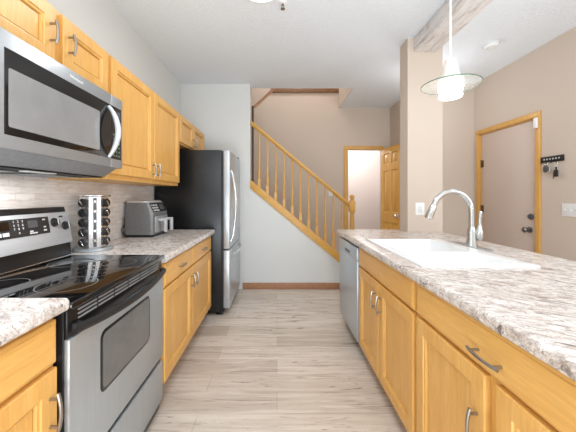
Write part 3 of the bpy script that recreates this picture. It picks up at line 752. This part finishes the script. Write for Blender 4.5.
solo('ceiling_beam', MB().box(1.298, 1.512, -1.2, CY0-.001, 2.608, CZ-.0005, .008, 2), BEAM, 'whitewashed weathered timber beam along the ceiling, ending at the column', 'beam')

# =================================================================== STAIR RAILING
sr = thing('stair_railing', 'oak stair railing with turned balusters and newel on the grey stair wall', 'railing', (.3, YF, 0))
YS = YF+.06
ang = math.atan(.835)
def sloped(x0, x1, ztop, y0, y1, th, bev):
    f = lambda X: ztop-.835*(X+.34)
    return MB().prism([(x0, f(x0)-th), (x1, f(x1)-th), (x1, f(x1)), (x0, f(x0))], 'y', y0, y1, bev)
part('stringer', sloped(-.358, 1.02, 1.452, YF-.02, YF+.16, .118, .004), STAIR_OAK['x'], sr)
hr = MB()
f = lambda X: 2.256-.835*(X+.34)
x0, x1 = -.358, .982
for dy, t0, t1 in ((.032, 0, .042), (.020, .042, .062)):
    hr.prism([(x0, f(x0)-t1), (x1, f(x1)-t1), (x1, f(x1)-t0), (x0, f(x0)-t0)], 'y', YS-dy, YS+dy, .008)
part('handrail', hr, STAIR_OAK['x'], sr)
z0b = lambda X: 1.452-.835*(X+.34)+.002
for k in range(11):
    X = -.241+.112*k
    a = z0b(X)-.008; b_ = f(X)-.058; L_ = b_-a
    mb = MB()
    sq = .018
    mb.loft([[(X-sq, YS-sq, a), (X+sq, YS-sq, a), (X+sq, YS+sq, a), (X-sq, YS+sq, a)], [(X-sq, YS-sq, a+.12), (X+sq, YS-sq, a+.12), (X+sq, YS+sq, a+.12), (X-sq, YS+sq, a+.12)]])
    mb.lathe([(.012, .119), (.018, .128), (.013, .138), (.020, .165), (.0195, .20), (.013, .27), (.017, .28), (.0135, .29), (.012, .45), (.010, L_)], Matrix.Translation((X, YS, a)), 12)
    part('baluster', mb, STAIR_OAK['z'], sr)
NX = 1.02
nw = MB().box(NX-.045, NX+.045, YS-.045, YS+.045, 0, .62, .004)
nw.lathe([(.034, .62), (.040, .64), (.028, .66), (.034, .72), (.030, .95), (.026, 1.0), (.036, 1.01), (.028, 1.03)], Matrix.Translation((NX, YS, 0)), 20)
nw.box(NX-.040, NX+.040, YS-.040, YS+.040, 1.03, 1.175, .010)
nw.lathe([(.030, 1.175), (.030, 1.19), (.018, 1.20), (.030, 1.215), (.033, 1.235), (.026, 1.255), (.006, 1.266)], Matrix.Translation((NX, YS, 0)), 20)
part('newel_post', nw, STAIR_OAK['z'], sr)

# =================================================================== SMALL THINGS ON THE WALLS
def plate(name, label, cat, M, w_, h_, kind, n=1):
    """plate in local frame x along, y up, z out"""
    t = thing(name, label, cat, M @ Vector((0, 0, 0)))
    part('plate', MB().box(-w_/2, w_/2, -h_/2, h_/2, .0006, .006, .002, 2, M), WHITE, t)
    for k in range(n):
        x = (k-(n-1)/2)*.046
        if kind == 'toggle':
            part('toggle', MB().box(x-.005, x+.005, -.012, .012, .0061, .010, .001, 1, M).box(x-.004, x+.004, -.002, .010, .0101, .020, .001, 1, M), OFFWHITE, t)
        elif kind == 'rocker':
            part('rocker', MB().box(x-.017, x+.017, -.033, .033, .0061, .010, .002, 2, M), OFFWHITE, t)
    return t
FY = lambda x, y, z: Matrix(((1, 0, 0, x), (0, 0, -1, y), (0, 1, 0, z), (0, 0, 0, 1)))      # faces -Y
FXm = lambda x, y, z: Matrix(((0, 0, -1, x), (-1, 0, 0, y), (0, 1, 0, z), (0, 0, 0, 1)))     # faces -X
plate('light_switch', 'white rocker switch plate on the pale column behind the faucet', 'light switch', FY(1.355, CY0, 1.122), .085, .118, 'rocker')
plate('light_switch', 'wide white multi-toggle switch plate at the right edge, below the key rack', 'light switch', FXm(XR, 2.49, 1.118), .21, .118, 'toggle', 4)
plate('light_switch', 'small white switch plate on beige stairwell wall, seen behind the handrail', 'light switch', FY(.915, YB, 1.30), .07, .115, 'toggle')
sn = thing('door_sensor', 'white alarm sensor at the top corner of the painted entry door', 'sensor', (XR-.03, DY0+.005, 1.93))
part('case', MB().box(XR-.040, XR-.0185, DY0-.042, DY0-.008, 1.93, 2.035, .004), WHITE, sn)
part('magnet', MB().box(XR-.030, XR-.0185, DY0-.0075, DY0-.001, 1.96, 2.01, .002), OFFWHITE, sn)

kr = thing('key_rack', 'black key rack with hooks on the beige wall beside the entry door', 'key rack', (XR-.01, 2.68, 1.565))
part('board', MB().box(XR-.016, XR-.0005, 2.572, 2.792, 1.572, 1.628, .003), BLACK_PLASTIC, kr)
lt = MB()
for k in range(6): lt.box(XR-.0175, XR-.0162, 2.60+k*.029, 2.615+k*.029, 1.594, 1.608, .0005, 1)
part('studs', lt, PALE_GREY, kr)
for k in range(4):
    y = 2.61+k*.048
    part('hook', MB().tube([(XR-.0162, y, 1.585), (XR-.030, y, 1.580), (XR-.038, y, 1.570), (XR-.036, y, 1.560), (XR-.046, y, 1.557), (XR-.052, y, 1.566)], .0022, 6), BLACK, kr)
def keyring(mb, y, z, r):
    mb.tube([(XR-.041+.0*k, y+r*math.sin(2*PI*k/16), z+r*math.cos(2*PI*k/16)) for k in range(17)], .0018, 6); return mb
K1 = thing('key_bunch', 'dark round key fob on the left of the black key rack', 'keys', (XR-.04, 2.722, 1.49))
part('ring', keyring(MB(), 2.706, 1.552, .012), CHROME, K1)
part('fob', MB().lathe([(.028, -.008), (.036, -.004), (.036, .004), (.028, .008)], AX((XR-.040, 2.715, 1.508), (-1, .3, 0)), 20), DARK_GREY, K1)
part('key', MB().box(XR-.044, XR-.0415, 2.672, 2.686, 1.478, 1.525, .001, 1), CHROME, K1)
K2 = thing('key_bunch', 'black car key on a chrome ring hanging from the right of the key rack', 'keys', (XR-.04, 2.63, 1.40))
part('ring', keyring(keyring(MB(), 2.610, 1.551, .014), 2.610, 1.528, .010), CHROME, K2)
part('fob', MB().box(XR-.048, XR-.034, 2.592, 2.630, 1.425, 1.490, .006, 3).box(XR-.045, XR-.037, 2.604, 2.616, 1.488, 1.517, .002), BLACK_PLASTIC, K2)
part('key', MB().box(XR-.044, XR-.0415, 2.628, 2.640, 1.405, 1.470, .001, 1), DARK_GREY, K2)
